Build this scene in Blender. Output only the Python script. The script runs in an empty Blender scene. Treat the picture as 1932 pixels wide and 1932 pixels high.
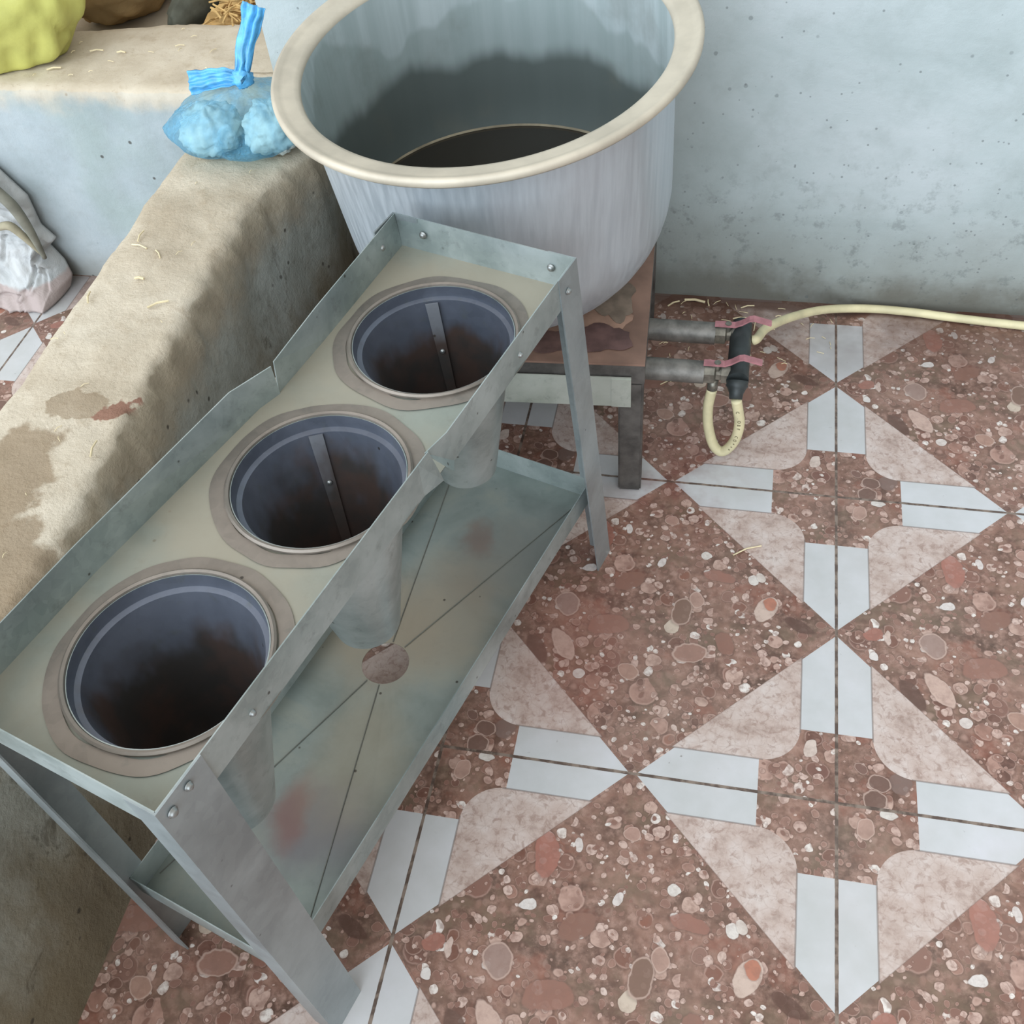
import bpy, bmesh, math, random
from mathutils import Vector, Matrix, noise
random.seed(7)
C = bpy.context.scene.collection
PI = math.pi
V = Vector

# ------------------------------------------------------------------ shading helpers
def S(r, g, b):
    f = lambda c: (c/255/12.92) if c/255 <= .04045 else ((c/255+.055)/1.055)**2.4
    return (f(r), f(g), f(b), 1)

class NB:
    def __init__(self, name):
        self.m = bpy.data.materials.new(name); self.m.use_nodes = True
        self.t = self.m.node_tree; self.N = self.t.nodes; self.L = self.t.links
        self.b = self.N['Principled BSDF']; self.out = self.N['Material Output']
    def put(self, sock, v):
        if isinstance(v, bpy.types.NodeSocket): self.L.new(v, sock)
        elif v is not None: sock.default_value = v
    def node(self, t, **k):
        n = self.N.new(t)
        for a, v in k.items(): setattr(n, a, v)
        return n
    def math(self, op, a, b=None, c=None, clamp=False):
        n = self.node('ShaderNodeMath', operation=op, use_clamp=clamp)
        self.put(n.inputs[0], a); self.put(n.inputs[1], b)
        if c is not None: self.put(n.inputs[2], c)
        return n.outputs[0]
    def vmath(self, op, a, b=None):
        n = self.node('ShaderNodeVectorMath', operation=op)
        self.put(n.inputs[0], a); self.put(n.inputs[1], b)
        return n.outputs['Value'] if op in ('LENGTH', 'DOT_PRODUCT', 'DISTANCE') else n.outputs[0]
    def mix(self, f, a, b, mode='MIX'):
        n = self.node('ShaderNodeMix', data_type='RGBA', blend_type=mode)
        self.put(n.inputs[0], f); self.put(n.inputs[6], a); self.put(n.inputs[7], b)
        return n.outputs[2]
    def ramp(self, v, lo, hi, a=0., b=1.):
        n = self.node('ShaderNodeMapRange', interpolation_type='SMOOTHSTEP')
        self.put(n.inputs[0], v)
        for i, x in enumerate((lo, hi, a, b)): self.put(n.inputs[i+1], x)
        return n.outputs[0]
    def cramp(self, v, stops):
        n = self.node('ShaderNodeValToRGB'); e = n.color_ramp.elements
        while len(e) < len(stops): e.new(.5)
        for q, (p, c) in zip(e, stops): q.position = p; q.color = c
        self.put(n.inputs[0], v); return n.outputs[0]
    def pos(self): return self.node('ShaderNodeNewGeometry').outputs['Position']
    def noise(self, vec, scale, detail=4, rough=.55, dist=0., col=False):
        n = self.node('ShaderNodeTexNoise')
        self.put(n.inputs['Vector'], vec); n.inputs['Scale'].default_value = scale
        n.inputs['Detail'].default_value = detail; n.inputs['Roughness'].default_value = rough
        n.inputs['Distortion'].default_value = dist
        return n.outputs['Color' if col else 'Fac']
    def voro(self, vec, scale, feature='F1', rand=1.):
        n = self.node('ShaderNodeTexVoronoi', feature=feature)
        self.put(n.inputs['Vector'], vec); n.inputs['Scale'].default_value = scale
        n.inputs['Randomness'].default_value = rand
        return n
    def sep(self, v):
        n = self.node('ShaderNodeSeparateXYZ'); self.put(n.inputs[0], v); return n.outputs
    def comb(self, x, y, z=0.):
        n = self.node('ShaderNodeCombineXYZ')
        for i, q in enumerate((x, y, z)): self.put(n.inputs[i], q)
        return n.outputs[0]
    def scale(self, v, s):
        return self.vmath('MULTIPLY', v, s)
    def bump(self, h, strength, dist=.01):
        n = self.node('ShaderNodeBump'); n.inputs['Strength'].default_value = strength
        n.inputs['Distance'].default_value = dist; self.put(n.inputs['Height'], h)
        self.L.new(n.outputs[0], self.b.inputs['Normal'])
    def set(self, **k):
        for a, v in k.items(): self.put(self.b.inputs[a.replace('_', ' ')], v)
        return self.m

def simple(name, col, rough=.5, metal=0., spec=.5, var=.15, scale=30, bump=0., bscale=60):
    n = NB(name); p = n.pos()
    k = n.noise(p, scale, 4)
    c = n.mix(n.ramp(k, .3, .7), tuple(x*(1-var) for x in col[:3])+(1,), tuple(min(1, x*(1+var)) for x in col[:3])+(1,))
    n.set(Base_Color=c, Roughness=rough, Metallic=metal); n.b.inputs['Specular IOR Level'].default_value = spec
    if bump: n.bump(n.noise(p, bscale, 5), bump, .004)
    return n.m

# ------------------------------------------------------------------ materials
def mat_tile():
    n = NB('patterned_floor_tile'); P = n.pos(); s = n.sep(P)
    T = 1/.6
    u = n.math('MULTIPLY', s[0], T); v = n.math('MULTIPLY', s[1], T)
    fu = n.math('FRACT', u); fv = n.math('FRACT', v)
    a = n.math('ABSOLUTE', n.math('SUBTRACT', n.math('FRACT', n.math('ADD', u, .5)), .5))
    b = n.math('ABSOLUTE', n.math('SUBTRACT', n.math('FRACT', n.math('ADD', v, .5)), .5))
    q = n.comb(fu, fv)
    ids = n.comb(n.math('FLOOR', u), n.math('FLOOR', v))
    wob = n.noise(q, 9, 3, col=True)
    qd = n.vmath('ADD', q, n.scale(n.vmath('SUBTRACT', wob, (.5, .5, .5)), (.035, .035, 0)))
    wob2 = n.noise(q, 40, 2, col=True)
    qd = n.vmath('ADD', qd, n.scale(n.vmath('SUBTRACT', wob2, (.5, .5, .5)), (.009, .009, 0)))
    # ground mass of the printed stone
    g = n.noise(q, 6.5, 6, .62, 1.2)
    base = n.cramp(g, [(.28, S(76, 56, 46)), (.42, S(108, 80, 68)), (.56, S(134, 100, 86)), (.72, S(162, 127, 111))])
    g2 = n.noise(q, 34, 5, .7)
    base = n.mix(n.ramp(g2, .42, .75), base, S(166, 132, 118))
    g3 = n.noise(n.vmath('ADD', q, (3.1, 1.7, 0)), 16, 4, .6)
    base = n.mix(n.ramp(g3, .58, .74, 0, .7), base, S(82, 58, 50))
    # pebbles at three sizes
    def pebbles(base, sc, lo, hi, pal, keep, ring, off):
        ch = n.node('ShaderNodeVectorMath', operation='MULTIPLY_ADD')
        n.put(ch.inputs[0], base); ch.inputs[1].default_value = (1e-6, 1e-6, 0); n.put(ch.inputs[2], qd)
        vec = n.vmath('ADD', ch.outputs[0], off)
        vo = n.voro(vec, sc, 'F1', 1.); cs = n.sep(vo.outputs['Color'])
        rad = n.math('ADD', n.math('MULTIPLY', cs[0], hi-lo), lo)
        rel = n.math('DIVIDE', vo.outputs['Distance'], rad)
        inside = n.math('MULTIPLY', n.ramp(rel, 1.0, .9), n.ramp(cs[1], 1-keep-.001, 1-keep))
        col = n.cramp(cs[2], pal)
        tex = n.noise(vec, sc*2.2, 3, .6)
        col = n.mix(n.ramp(tex, .38, .66, 0, .6), col, S(128, 94, 82))
        r = n.math('MULTIPLY', n.ramp(rel, .80, .90), ring)
        col = n.mix(r, col, S(190, 158, 144))
        sh = n.math('MULTIPLY', n.math('MULTIPLY', n.ramp(rel, 1.2, 1.0), .35), n.ramp(cs[1], 1-keep-.001, 1-keep))
        base = n.mix(sh, base, S(84, 58, 50))
        return n.mix(inside, base, col)
    palA = [(0, S(112, 78, 68)), (.3, S(146, 106, 92)), (.55, S(168, 128, 112)), (.8, S(186, 152, 138)), (1, S(140, 96, 80))]
    palC = [(0, S(92, 66, 57)), (.3, S(138, 92, 76)), (.6, S(168, 134, 120)), (1, S(194, 164, 150))]
    palB = [(0, S(128, 92, 80)), (.35, S(160, 124, 110)), (.7, S(188, 156, 143)), (.93, S(204, 178, 166)), (.97, S(226, 216, 208))]
    ol = n.noise(n.vmath('ADD', q, (7.7, 2.9, 0)), 7, 5, .62)
    base = n.mix(n.ramp(ol, .5, .66, 0, .7), base, S(112, 93, 76))
    base = n.mix(n.ramp(ol, .46, .34, 0, .5), base, S(140, 84, 68))
    fine = n.voro(n.vmath('ADD', qd, (2.2, 4.4, 0)), 44, 'F1'); fc = n.sep(fine.outputs['Color'])
    base = n.mix(n.math('MULTIPLY', n.ramp(fine.outputs['Distance'], .55, .2), n.math('MULTIPLY', fc[0], .55)), base, n.cramp(fc[1], [(0, S(92, 66, 56)), (.5, S(150, 114, 100)), (1, S(182, 150, 136))]))
    base = pebbles(base, 12, .2, .5, palA, .36, .4, (0, 0, 0))
    base = pebbles(base, 19, .2, .5, palC, .55, .5, (9.1, 4.6, 0))
    base = pebbles(base, 27, .2, .5, palB, .6, .4, (5.3, 2.1, 0))
    base = pebbles(base, 38, .2, .5, palB, .55, .4, (3.7, 6.2, 0))
    base = pebbles(base, 62, .2, .48, palB, .5, .25, (1.7, 7.9, 0))
    # the larger stones and shells of the print, the same on every tile
    F = [(.3214, .7591, .029, .06, 5, S(164, 110, 96), 0), (.2963, .6344, .021, .014, 10, S(224, 216, 210), 0),
         (.3967, .7929, .011, .02, 5, S(222, 212, 206), 0), (.5025, .6755, .012, .018, -20, S(222, 212, 206), 0),
         (.254, .498, .036, .038, 20, S(158, 132, 122), 1), (.096, .437, .013, .015, 0, S(222, 214, 208), 0),
         (.5546, .4558, .018, .024, 10, S(206, 188, 170), 0), (.577, .5115, .03, .05, -10, S(124, 96, 82), 1),
         (.0974, .513, .026, .02, 20, S(160, 106, 92), 0), (.1355, .5075, .009, .024, 5, S(208, 184, 172), 0),
         (.768, .647, .015, .02, 0, S(224, 216, 208), 0), (.79, .658, .014, .018, 0, S(214, 202, 192), 0),
         (.807, .557, .026, .045, -25, S(206, 182, 168), 0), (.815, .575, .017, .021, 0, S(178, 112, 88), 0),
         (.634, .723, .015, .014, 0, S(224, 216, 208), 0), (.9, .514, .045, .018, -28, S(88, 62, 52), 0),
         (.672, .65, .045, .02, -10, S(150, 104, 90), 0), (.26, .358, .026, .06, 32, S(200, 170, 156), 1),
         (.32, .267, .017, .018, 0, S(218, 206, 198), 0), (.195, .334, .02, .05, 32, S(92, 66, 56), 0),
         (.609, .377, .05, .03, 15, S(154, 116, 102), 1), (.0889, .0216, .03, .032, 0, S(110, 84, 74), 1),
         (.154, .0747, .025, .027, 0, S(124, 102, 94), 0), (.122, .985, .022, .012, 0, S(216, 208, 200), 0),
         (.0686, .943, .022, .025, 0, S(178, 144, 130), 1), (.1038, .0706, .03, .02, 0, S(112, 86, 76), 1),
         (.0609, .1014, .016, .013, -40, S(120, 90, 80), 1), (.938, .139, .015, .028, -20, S(214, 196, 184), 0),
         (.42, .60, .05, .03, 30, S(136, 98, 84), 0), (.62, .56, .022, .03, 0, S(172, 138, 124), 1),
         (.45, .30, .03, .024, 0, S(170, 134, 118), 1), (.70, .42, .024, .036, 20, S(140, 100, 86), 0),
         (.38, .44, .06, .035, 12, S(146, 104, 90), 0), (.52, .84, .022, .018, 0, S(176, 140, 126), 1)]
    tone = n.ramp(g2, .4, .7, 0, .35)
    for cx, cy, rx, ry, rot, col, ring in F:
        ch = n.node('ShaderNodeVectorMath', operation='MULTIPLY_ADD')
        n.put(ch.inputs[0], base); ch.inputs[1].default_value = (1e-6, 1e-6, 0); n.put(ch.inputs[2], qd); q_ = ch.outputs[0]
        mp = n.node('ShaderNodeMapping', vector_type='TEXTURE')
        n.put(mp.inputs[0], q_); mp.inputs[1].default_value = (cx, cy, 0)
        mp.inputs[2].default_value = (0, 0, math.radians(rot)); mp.inputs[3].default_value = (rx, ry, 1)
        d = n.vmath('LENGTH', mp.outputs[0])
        c = n.mix(tone, col, S(120, 90, 80))
        if ring: c = n.mix(n.ramp(d, .84, .93, 0, .7), c, S(200, 172, 158))
        base = n.mix(n.ramp(d, 1.2, 1.0, 0, .3), base, S(84, 58, 50))
        base = n.mix(n.ramp(d, 1.04, .94, 0, .88), base, c)
    # pale corner diamond
    bn = n.noise(q, 14, 6, .68); bn2 = n.noise(q, 48, 4, .65, .6)
    pale = n.cramp(bn, [(.30, S(158, 136, 126)), (.44, S(188, 167, 157)), (.58, S(201, 184, 176)), (.72, S(210, 198, 192))])
    pale = n.mix(n.ramp(bn2, .50, .66, 0, .6), pale, S(146, 118, 106))
    pv = n.voro(qd, 30, 'DISTANCE_TO_EDGE'); pale = n.mix(n.ramp(pv.outputs['Distance'], .06, .0, 0, .25), pale, S(158, 132, 120))
    ab = n.math('ADD', a, b); mx = n.math('MAXIMUM', a, b); mn = n.math('MINIMUM', a, b)
    diamond = n.math('LESS_THAN', ab, .5)
    da = n.math('SUBTRACT', .19, a); db = n.math('SUBTRACT', .19, b)
    dd = n.math('SQRT', n.math('ADD', n.math('POWER', n.math('MAXIMUM', da, 0.), 2.), n.math('POWER', n.math('MAXIMUM', db, 0.), 2.)))
    petal = n.math('MULTIPLY', n.math('GREATER_THAN', mn, .09), n.math('LESS_THAN', dd, .1))
    petal = n.math('MULTIPLY', petal, diamond)
    strip = n.math('MULTIPLY', n.math('MULTIPLY', n.math('LESS_THAN', mn, .09), n.math('GREATER_THAN', mx, .19)), n.math('LESS_THAN', ab, .492))
    ws = n.noise(P, 7, 5, .6); spots = n.noise(P, 60, 3, .7)
    white = n.cramp(ws, [(.3, S(184, 184, 182)), (.6, S(199, 198, 199)), (.75, S(206, 204, 208))])
    white = n.mix(n.math('MULTIPLY', n.ramp(spots, .66, .74), n.ramp(n.noise(P, 5, 2), .45, .65, 0, .75)), white, S(120, 114, 108))
    col = n.mix(petal, base, pale)
    line = n.math('MULTIPLY', n.math('LESS_THAN', n.math('ABSOLUTE', n.math('SUBTRACT', mn, .09)), .0022), n.math('MULTIPLY', diamond, n.math('GREATER_THAN', mx, .18)))
    col = n.mix(strip, col, white)
    col = n.mix(n.math('MULTIPLY', line, .6), col, S(110, 96, 90))
    el = n.math('LESS_THAN', n.math('ABSOLUTE', n.math('SUBTRACT', ab, .5)), .002)
    col = n.mix(n.math('MULTIPLY', el, .35), col, S(110, 86, 78))
    # worn grout
    gw = n.math('ADD', .0024, n.math('MULTIPLY', n.noise(P, 28, 4, .7), .0034))
    grout = n.math('LESS_THAN', mn, gw)
    gcol = n.mix(n.ramp(n.noise(P, 45, 3), .42, .6), S(84, 68, 60), S(134, 118, 106))
    col = n.mix(grout, col, gcol)
    # thin film of dirt, stronger against the wall, plus an old reddish stain
    dw = n.math('MULTIPLY', n.ramp(s[1], .80, 1.12), n.ramp(n.noise(P, 5, 4, .6), .25, .6))
    col = n.mix(n.math('MAXIMUM', n.math('MULTIPLY', dw, .62), n.ramp(n.math('ADD', s[1], n.math('MULTIPLY', n.math('SUBTRACT', n.noise(P, 8, 4, .6), .5), .06)), 1.09, 1.13, 0, .9)), col, S(78, 52, 42))
    rd = n.vmath('LENGTH', n.scale(n.vmath('SUBTRACT', P, (-.30, .60, 0)), (5., 4., 0)))
    red = n.math('MULTIPLY', n.ramp(rd, 1.0, .0), n.ramp(n.noise(P, 9, 4, .6), .4, .65, 0, .5))
    col = n.mix(red, col, S(112, 40, 32))
    rd2 = n.vmath('LENGTH', n.scale(n.vmath('SUBTRACT', P, (-.42, .22, 0)), (6., 4., 0)))
    col = n.mix(n.math('MULTIPLY', n.ramp(rd2, 1., 0.), .28), col, S(140, 60, 44))
    film = n.noise(P, 3.2, 5, .62)
    col = n.mix(n.ramp(film, .35, .75, 0, .18), col, S(168, 152, 140))
    h = n.math('SUBTRACT', 1., grout)
    n.set(Base_Color=col, Roughness=n.ramp(film, .3, .7, .30, .48))
    n.b.inputs['Specular IOR Level'].default_value = .35
    n.bump(h, .35, .002)
    return n.m

def mat_plaster():
    n = NB('cement_plaster'); P = n.pos(); s = n.sep(P)
    Px = n.scale(P, (1, 1, 1.6))
    a = n.noise(Px, 2.6, 6, .6, .4); b = n.noise(P, 14, 6, .66)
    col = n.cramp(a, [(.3, S(154, 164, 163)), (.5, S(171, 180, 180)), (.7, S(182, 189, 190))])
    col = n.mix(n.ramp(b, .44, .72, 0, .4), col, S(150, 158, 156))
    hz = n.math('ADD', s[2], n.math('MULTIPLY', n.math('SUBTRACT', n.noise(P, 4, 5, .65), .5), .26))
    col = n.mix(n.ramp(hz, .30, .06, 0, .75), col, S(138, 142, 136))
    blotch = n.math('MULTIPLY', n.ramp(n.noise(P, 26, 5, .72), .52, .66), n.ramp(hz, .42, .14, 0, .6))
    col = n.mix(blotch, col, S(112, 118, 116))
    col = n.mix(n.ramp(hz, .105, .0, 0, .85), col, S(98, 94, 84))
    sp = n.voro(P, 34); cs = n.sep(sp.outputs['Color'])
    dot = n.math('MULTIPLY', n.ramp(sp.outputs['Distance'], .17, .10), n.ramp(cs[0], .82, .84))
    col = n.mix(n.math('MULTIPLY', dot, n.ramp(n.noise(P, 3, 2), .4, .6, .1, .6)), col, S(96, 102, 102))
    sp2 = n.voro(P, 110); cs2 = n.sep(sp2.outputs['Color'])
    dot2 = n.math('MULTIPLY', n.ramp(sp2.outputs['Distance'], .3, .2), n.ramp(cs2[0], .93, .95, 0, .55))
    col = n.mix(dot2, col, S(92, 96, 96))
    # steam grime behind the pot, with part of its shade painted in
    pw = n.ramp(n.math('ADD', s[0], n.math('MULTIPLY', n.math('SUBTRACT', n.noise(P, 5, 4), .5), .22)), -.12, -.34, 0, .3)
    col = n.mix(n.math('MULTIPLY', pw, n.ramp(s[0], -1.05, -.95)), col, S(142, 148, 143))
    n.set(Base_Color=col, Roughness=.8); n.b.inputs['Specular IOR Level'].default_value = .25
    n.bump(n.math('ADD', n.math('MULTIPLY', a, 2.), n.noise(P, 55, 6, .7)), .25, .006)
    return n.m

def mat_mud(name, wet=True):
    n = NB(name); P = n.pos(); s = n.sep(P)
    g = n.node('ShaderNodeNewGeometry'); nz = n.sep(g.outputs['Normal'])[2]
    a = n.noise(P, 5, 6, .62); b = n.noise(P, 32, 6, .7); c = n.noise(P, 120, 3, .7)
    # cement render of the sides
    side = n.cramp(a, [(.3, S(136, 134, 122)), (.5, S(156, 156, 146)), (.72, S(172, 174, 166))]) if wet else \
        n.cramp(a, [(.3, S(146, 156, 157)), (.5, S(162, 171, 174)), (.72, S(176, 183, 185))])
    side = n.mix(n.ramp(b, .46, .72, 0, .4), side, S(112, 110, 98) if wet else S(150, 156, 156))
    if wet:
        hz = n.math('ADD', s[2], n.math('MULTIPLY', n.math('SUBTRACT', n.noise(n.scale(P, (1, 1, .5)), 6, 5, .65), .5), .55))
        side = n.mix(n.ramp(hz, .36, .14, 0, .8), side, S(112, 98, 74))
        side = n.mix(n.math('MULTIPLY', n.ramp(n.noise(P, 8, 5, .7, .8), .56, .66), .55), side, S(74, 66, 54))
        gr = n.ramp(n.noise(P, 3.4, 4, .6), .55, .7, 0, .5)
        side = n.mix(gr, side, S(150, 156, 148))
    else:
        side = n.mix(n.ramp(n.noise(P, 3.3, 4), .5, .7, 0, .45), side, S(146, 160, 152))
        side = n.mix(n.ramp(s[2], .1, .0, 0, .6), side, S(134, 130, 120))
    if wet:
        ub = n.math('ADD', s[2], n.math('MULTIPLY', n.math('SUBTRACT', n.noise(P, 9, 5, .65), .5), .16))
        side = n.mix(n.ramp(ub, .36, .46, 0, .8), side, S(168, 152, 128))
    sp = n.voro(P, 38); cs = n.sep(sp.outputs['Color'])
    dots = n.math('MULTIPLY', n.ramp(sp.outputs['Distance'], .2, .1), n.ramp(cs[0], .86, .9, 0, .8))
    side = n.mix(dots, side, S(66, 60, 54))
    # settled earth-coloured dust on the top
    top = n.cramp(a, [(.28, S(170, 155, 134)), (.5, S(191, 178, 158)), (.72, S(204, 193, 175))])
    top = n.mix(n.ramp(b, .52, .75, 0, .45), top, S(158, 140, 116))
    top = n.mix(n.ramp(c, .6, .74, 0, .35), top, S(140, 122, 100))
    if wet:
        for (x, y, sx, sy, k) in ((-1.16, .05, 13, 9, .75), (-1.085, -.10, 13, 10, .75), (-1.12, .2, 30, 30, .6), (-1.07, .203, 34, 40, 1.)):
            d = n.vmath('LENGTH', n.scale(n.vmath('SUBTRACT', n.vmath('ADD', P, n.scale(n.vmath('SUBTRACT', n.noise(P, 16, 4, .6, 0, True), (.5, .5, .5)), (.12, .12, 0))), (x, y, 0)), (sx, sy, 0)))
            top = n.mix(n.ramp(d, 1.0, .8, 0, k), top, S(136, 116, 92) if k != 1. else S(142, 108, 92))
    up = n.ramp(n.math('ADD', nz, n.math('MULTIPLY', n.math('SUBTRACT', b, .5), .5)), .35, .7)
    if not wet:
        up = n.math('MAXIMUM', up, n.math('MULTIPLY', n.ramp(n.math('ADD', s[2], n.math('MULTIPLY', n.math('SUBTRACT', n.noise(P, 10, 4), .5), .12)), .42, .47), .8))
    n.set(Base_Color=n.mix(up, side, top), Roughness=.95); n.b.inputs['Specular IOR Level'].default_value = .12
    n.bump(n.math('ADD', n.math('MULTIPLY', b, 1.2), n.math('MULTIPLY', c, .6)), .5 if wet else .2, .006)
    return n.m

def mat_galv(name, c0, c1, dust=None, rough=.45, metal=.75, dustamt=0., blot=.25, residue_shade=None):
    n = NB(name); P = n.pos()
    a = n.noise(P, 7, 5, .6, .3); b = n.noise(P, 46, 5, .68); sp = n.voro(P, 90)
    col = n.mix(n.ramp(a, .3, .7), c0, c1)
    col = n.mix(n.math('MULTIPLY', n.sep(sp.outputs['Color'])[0], .16), col, tuple(x*1.25 for x in c1[:3])+(1,))
    col = n.mix(n.ramp(b, .54, .74, 0, blot), col, S(92, 96, 92))
    sv = n.voro(P, 60); cs = n.sep(sv.outputs['Color'])
    col = n.mix(n.math('MULTIPLY', n.ramp(sv.outputs['Distance'], .16, .08), n.ramp(cs[0], .92, .95, 0, .8)), col, S(50, 46, 40))
    met = metal
    if residue_shade:      # dried stain, plus the shade deep in the cones painted as dark brown
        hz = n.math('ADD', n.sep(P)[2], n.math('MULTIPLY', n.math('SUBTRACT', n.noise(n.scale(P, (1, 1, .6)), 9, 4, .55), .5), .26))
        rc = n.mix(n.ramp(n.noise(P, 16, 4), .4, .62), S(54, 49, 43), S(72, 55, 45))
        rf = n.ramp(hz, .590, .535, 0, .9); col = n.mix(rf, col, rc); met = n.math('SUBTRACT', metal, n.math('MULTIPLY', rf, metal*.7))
    if dust:
        g = n.node('ShaderNodeNewGeometry'); nz = n.sep(g.outputs['Normal'])[2]
        f = n.math('MULTIPLY', n.ramp(n.noise(P, 4.5, 4, .6), .25, .6, .35, 1.), n.ramp(nz, .5, .9, 0, dustamt))
        col = n.mix(f, col, dust); met = n.math('SUBTRACT', met, n.math('MULTIPLY', f, metal*.8))
    n.set(Base_Color=col, Metallic=met, Roughness=n.ramp(a, .3, .7, rough-.06, rough+.1))
    n.bump(n.math('ADD', n.noise(P, 9, 3), n.math('MULTIPLY', b, .15)), .12, .01)
    return n.m

def mat_tray():
    n = NB('galvanised_drain_sheet'); P = n.pos()
    a = n.noise(P, 6, 5, .62, .4); b = n.noise(P, 40, 5, .7)
    col = n.cramp(a, [(.3, S(112, 121, 116)), (.5, S(133, 141, 136)), (.7, S(152, 154, 143))])
    col = n.mix(n.ramp(b, .54, .74, 0, .3), col, S(104, 112, 110))
    warp = n.vmath('ADD', P, n.scale(n.vmath('SUBTRACT', n.noise(P, 9, 4, .6, 0, True), (.5, .5, .5)), (.10, .10, 0)))
    for (x, y, sx, sy, k, c) in ((-.72, .10, 7, 7, .55, S(150, 132, 108)), (-.70, -.22, 9, 10, .7, S(112, 106, 112)), (-.735, -.20, 26, 12, .5, S(132, 84, 72)),
                                 (-.55, .24, 9, 8, .6, S(108, 108, 104)), (-.60, .14, 8, 6, .5, S(150, 132, 110)), (-.67, -.10, 10, 6, .4, S(160, 146, 122)),
                                 (-.59, .30, 30, 20, .45, S(120, 84, 72)), (-.47, .30, 8, 10, .45, S(120, 122, 118))):
        d = n.vmath('LENGTH', n.scale(n.vmath('SUBTRACT', warp, (x, y, 0)), (sx, sy, 0)))
        col = n.mix(n.ramp(d, 1., .25, 0, k), col, c)
    sv = n.voro(P, 55); cs = n.sep(sv.outputs['Color'])
    col = n.mix(n.math('MULTIPLY', n.ramp(sv.outputs['Distance'], .16, .08), n.ramp(cs[0], .9, .93, 0, .85)), col, S(54, 44, 36))
    n.set(Base_Color=col, Metallic=.45, Roughness=n.ramp(a, .3, .7, .36, .5))
    n.bump(n.noise(P, 7, 3), .1, .012)
    return n.m

def mat_alu():
    n = NB('scuffed_aluminium'); P = n.pos(); s = n.sep(P)
    st = n.noise(n.scale(P, (110, 110, 5)), 1., 4, .6); a = n.noise(P, 5, 5, .6)
    col = n.mix(n.ramp(st, .3, .7), S(178, 186, 192), S(192, 199, 204))
    col = n.mix(n.ramp(a, .48, .7, 0, .35), col, S(172, 172, 176))
    # brownish grease patch on the front
    w = n.vmath('ADD', P, n.scale(n.vmath('SUBTRACT', n.noise(P, 6, 4, .6, 0, True), (.5, .5, .5)), (.12, .12, .10)))
    d = n.vmath('LENGTH', n.scale(n.vmath('SUBTRACT', w, (-.56, .48, .55)), (6, 2, 14)))
    col = n.mix(n.ramp(d, 1., .2, 0, .45), col, S(142, 138, 138))
    n.set(Base_Color=col, Metallic=.5, Roughness=n.ramp(st, .3, .7, .36, .5))
    n.bump(st, .02, .002)
    return n.m

def mat_pot_inside():
    n = NB('stained_aluminium'); P = n.pos(); s = n.sep(P)
    a = n.noise(P, 6, 5, .6); st = n.noise(n.scale(P, (30, 30, 2)), 1., 4, .6)
    col = n.mix(n.ramp(st, .3, .7), S(178, 190, 190), S(198, 208, 209))
    # scum line: dark scale below, drips above
    hz = n.math('ADD', s[2], n.math('MULTIPLY', n.math('SUBTRACT', n.noise(n.scale(P, (1, 1, .25)), 9, 3, .5), .5), .10))
    wave = n.noise(n.scale(P, (7, 7, .6)), 1., 3, .5)
    hz2 = n.math('ADD', s[2], n.math('MULTIPLY', n.math('SUBTRACT', wave, .5), .22))
    col = n.mix(n.ramp(hz2, .69, .675, 0, .55), col, S(150, 163, 160))
    col = n.mix(n.ramp(hz, .62, .58, 0, .88), col, S(70, 76, 72))
    col = n.mix(n.ramp(a, .5, .7, 0, .3), col, S(110, 108, 96))
    n.set(Base_Color=col, Metallic=n.ramp(hz, .58, .62, .15, .5), Roughness=.5)
    return n.m

M = {}
M['tile'] = mat_tile(); M['plaster'] = mat_plaster()
M['mud'] = mat_mud('mud_rendered_cement'); M['mud2'] = mat_mud('grey_cement_render', False)
M['galv_top'] = mat_galv('galvanised_sheet_top', S(120, 134, 130), S(144, 156, 150), S(154, 143, 124), .42, .45, .8)
M['galv'] = mat_galv('galvanised_sheet', S(128, 140, 138), S(172, 180, 178), None, .36, .45, 0., .34)
M['galv_leg'] = mat_galv('galvanised_angle', S(132, 140, 142), S(160, 167, 168), None, .36, .45, 0., .15)
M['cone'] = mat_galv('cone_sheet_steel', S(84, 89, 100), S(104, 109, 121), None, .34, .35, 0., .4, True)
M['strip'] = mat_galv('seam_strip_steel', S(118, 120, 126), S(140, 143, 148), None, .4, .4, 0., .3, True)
M['apron'] = mat_galv('pale_tin_strip', S(158, 162, 150), S(186, 188, 178), None, .4, .35, 0., .35)
M['solder'] = mat_galv('dull_soldered_steel', S(120, 112, 104), S(146, 136, 126), None, .45, .5, 0., .3)
M['tray'] = mat_tray(); M['alu'] = mat_alu(); M['potin'] = mat_pot_inside()
M['rim'] = simple('dusty_aluminium_rim', S(186, 175, 157), .5, .15, .4, .12, 14, .1)
M['screw'] = simple('zinc_screw', S(150, 152, 150), .38, .8)
M['crease'] = simple('crease_grey', S(104, 104, 96), .7)
M['rust'] = simple('greasy_brown_sheet', S(140, 110, 95), .5, .1, .4, .3, 9, .25, 30)
M['black'] = simple('sooty_black_steel', S(92, 88, 84), .5, .4, .4, .35, 26, .3, 80)
M['pipe'] = simple('grimy_steel_pipe', S(118, 114, 108), .5, .35, .4, .3, 40, .2)
M['fitting'] = simple('black_hose_fitting', S(52, 56, 56), .45, .1, .4, .25, 40)
M['valve'] = simple('tarnished_valve_metal', S(130, 126, 116), .38, .7, .4, .3, 60)
M['lever'] = simple('faded_red_lever', S(168, 114, 118), .5, 0, .4, .18, 60)
M['hose'] = simple('cream_rubber_hose', S(210, 199, 160), .5, 0, .35, .12, 20)
M['ink'] = simple('brown_hose_print', S(82, 70, 46), .7)
M['straw'] = simple('dry_straw', S(192, 158, 104), .8, 0, .2, .3, 25)
M['strawlight'] = simple('pale_straw', S(216, 200, 164), .8, 0, .2, .15, 25)
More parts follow.
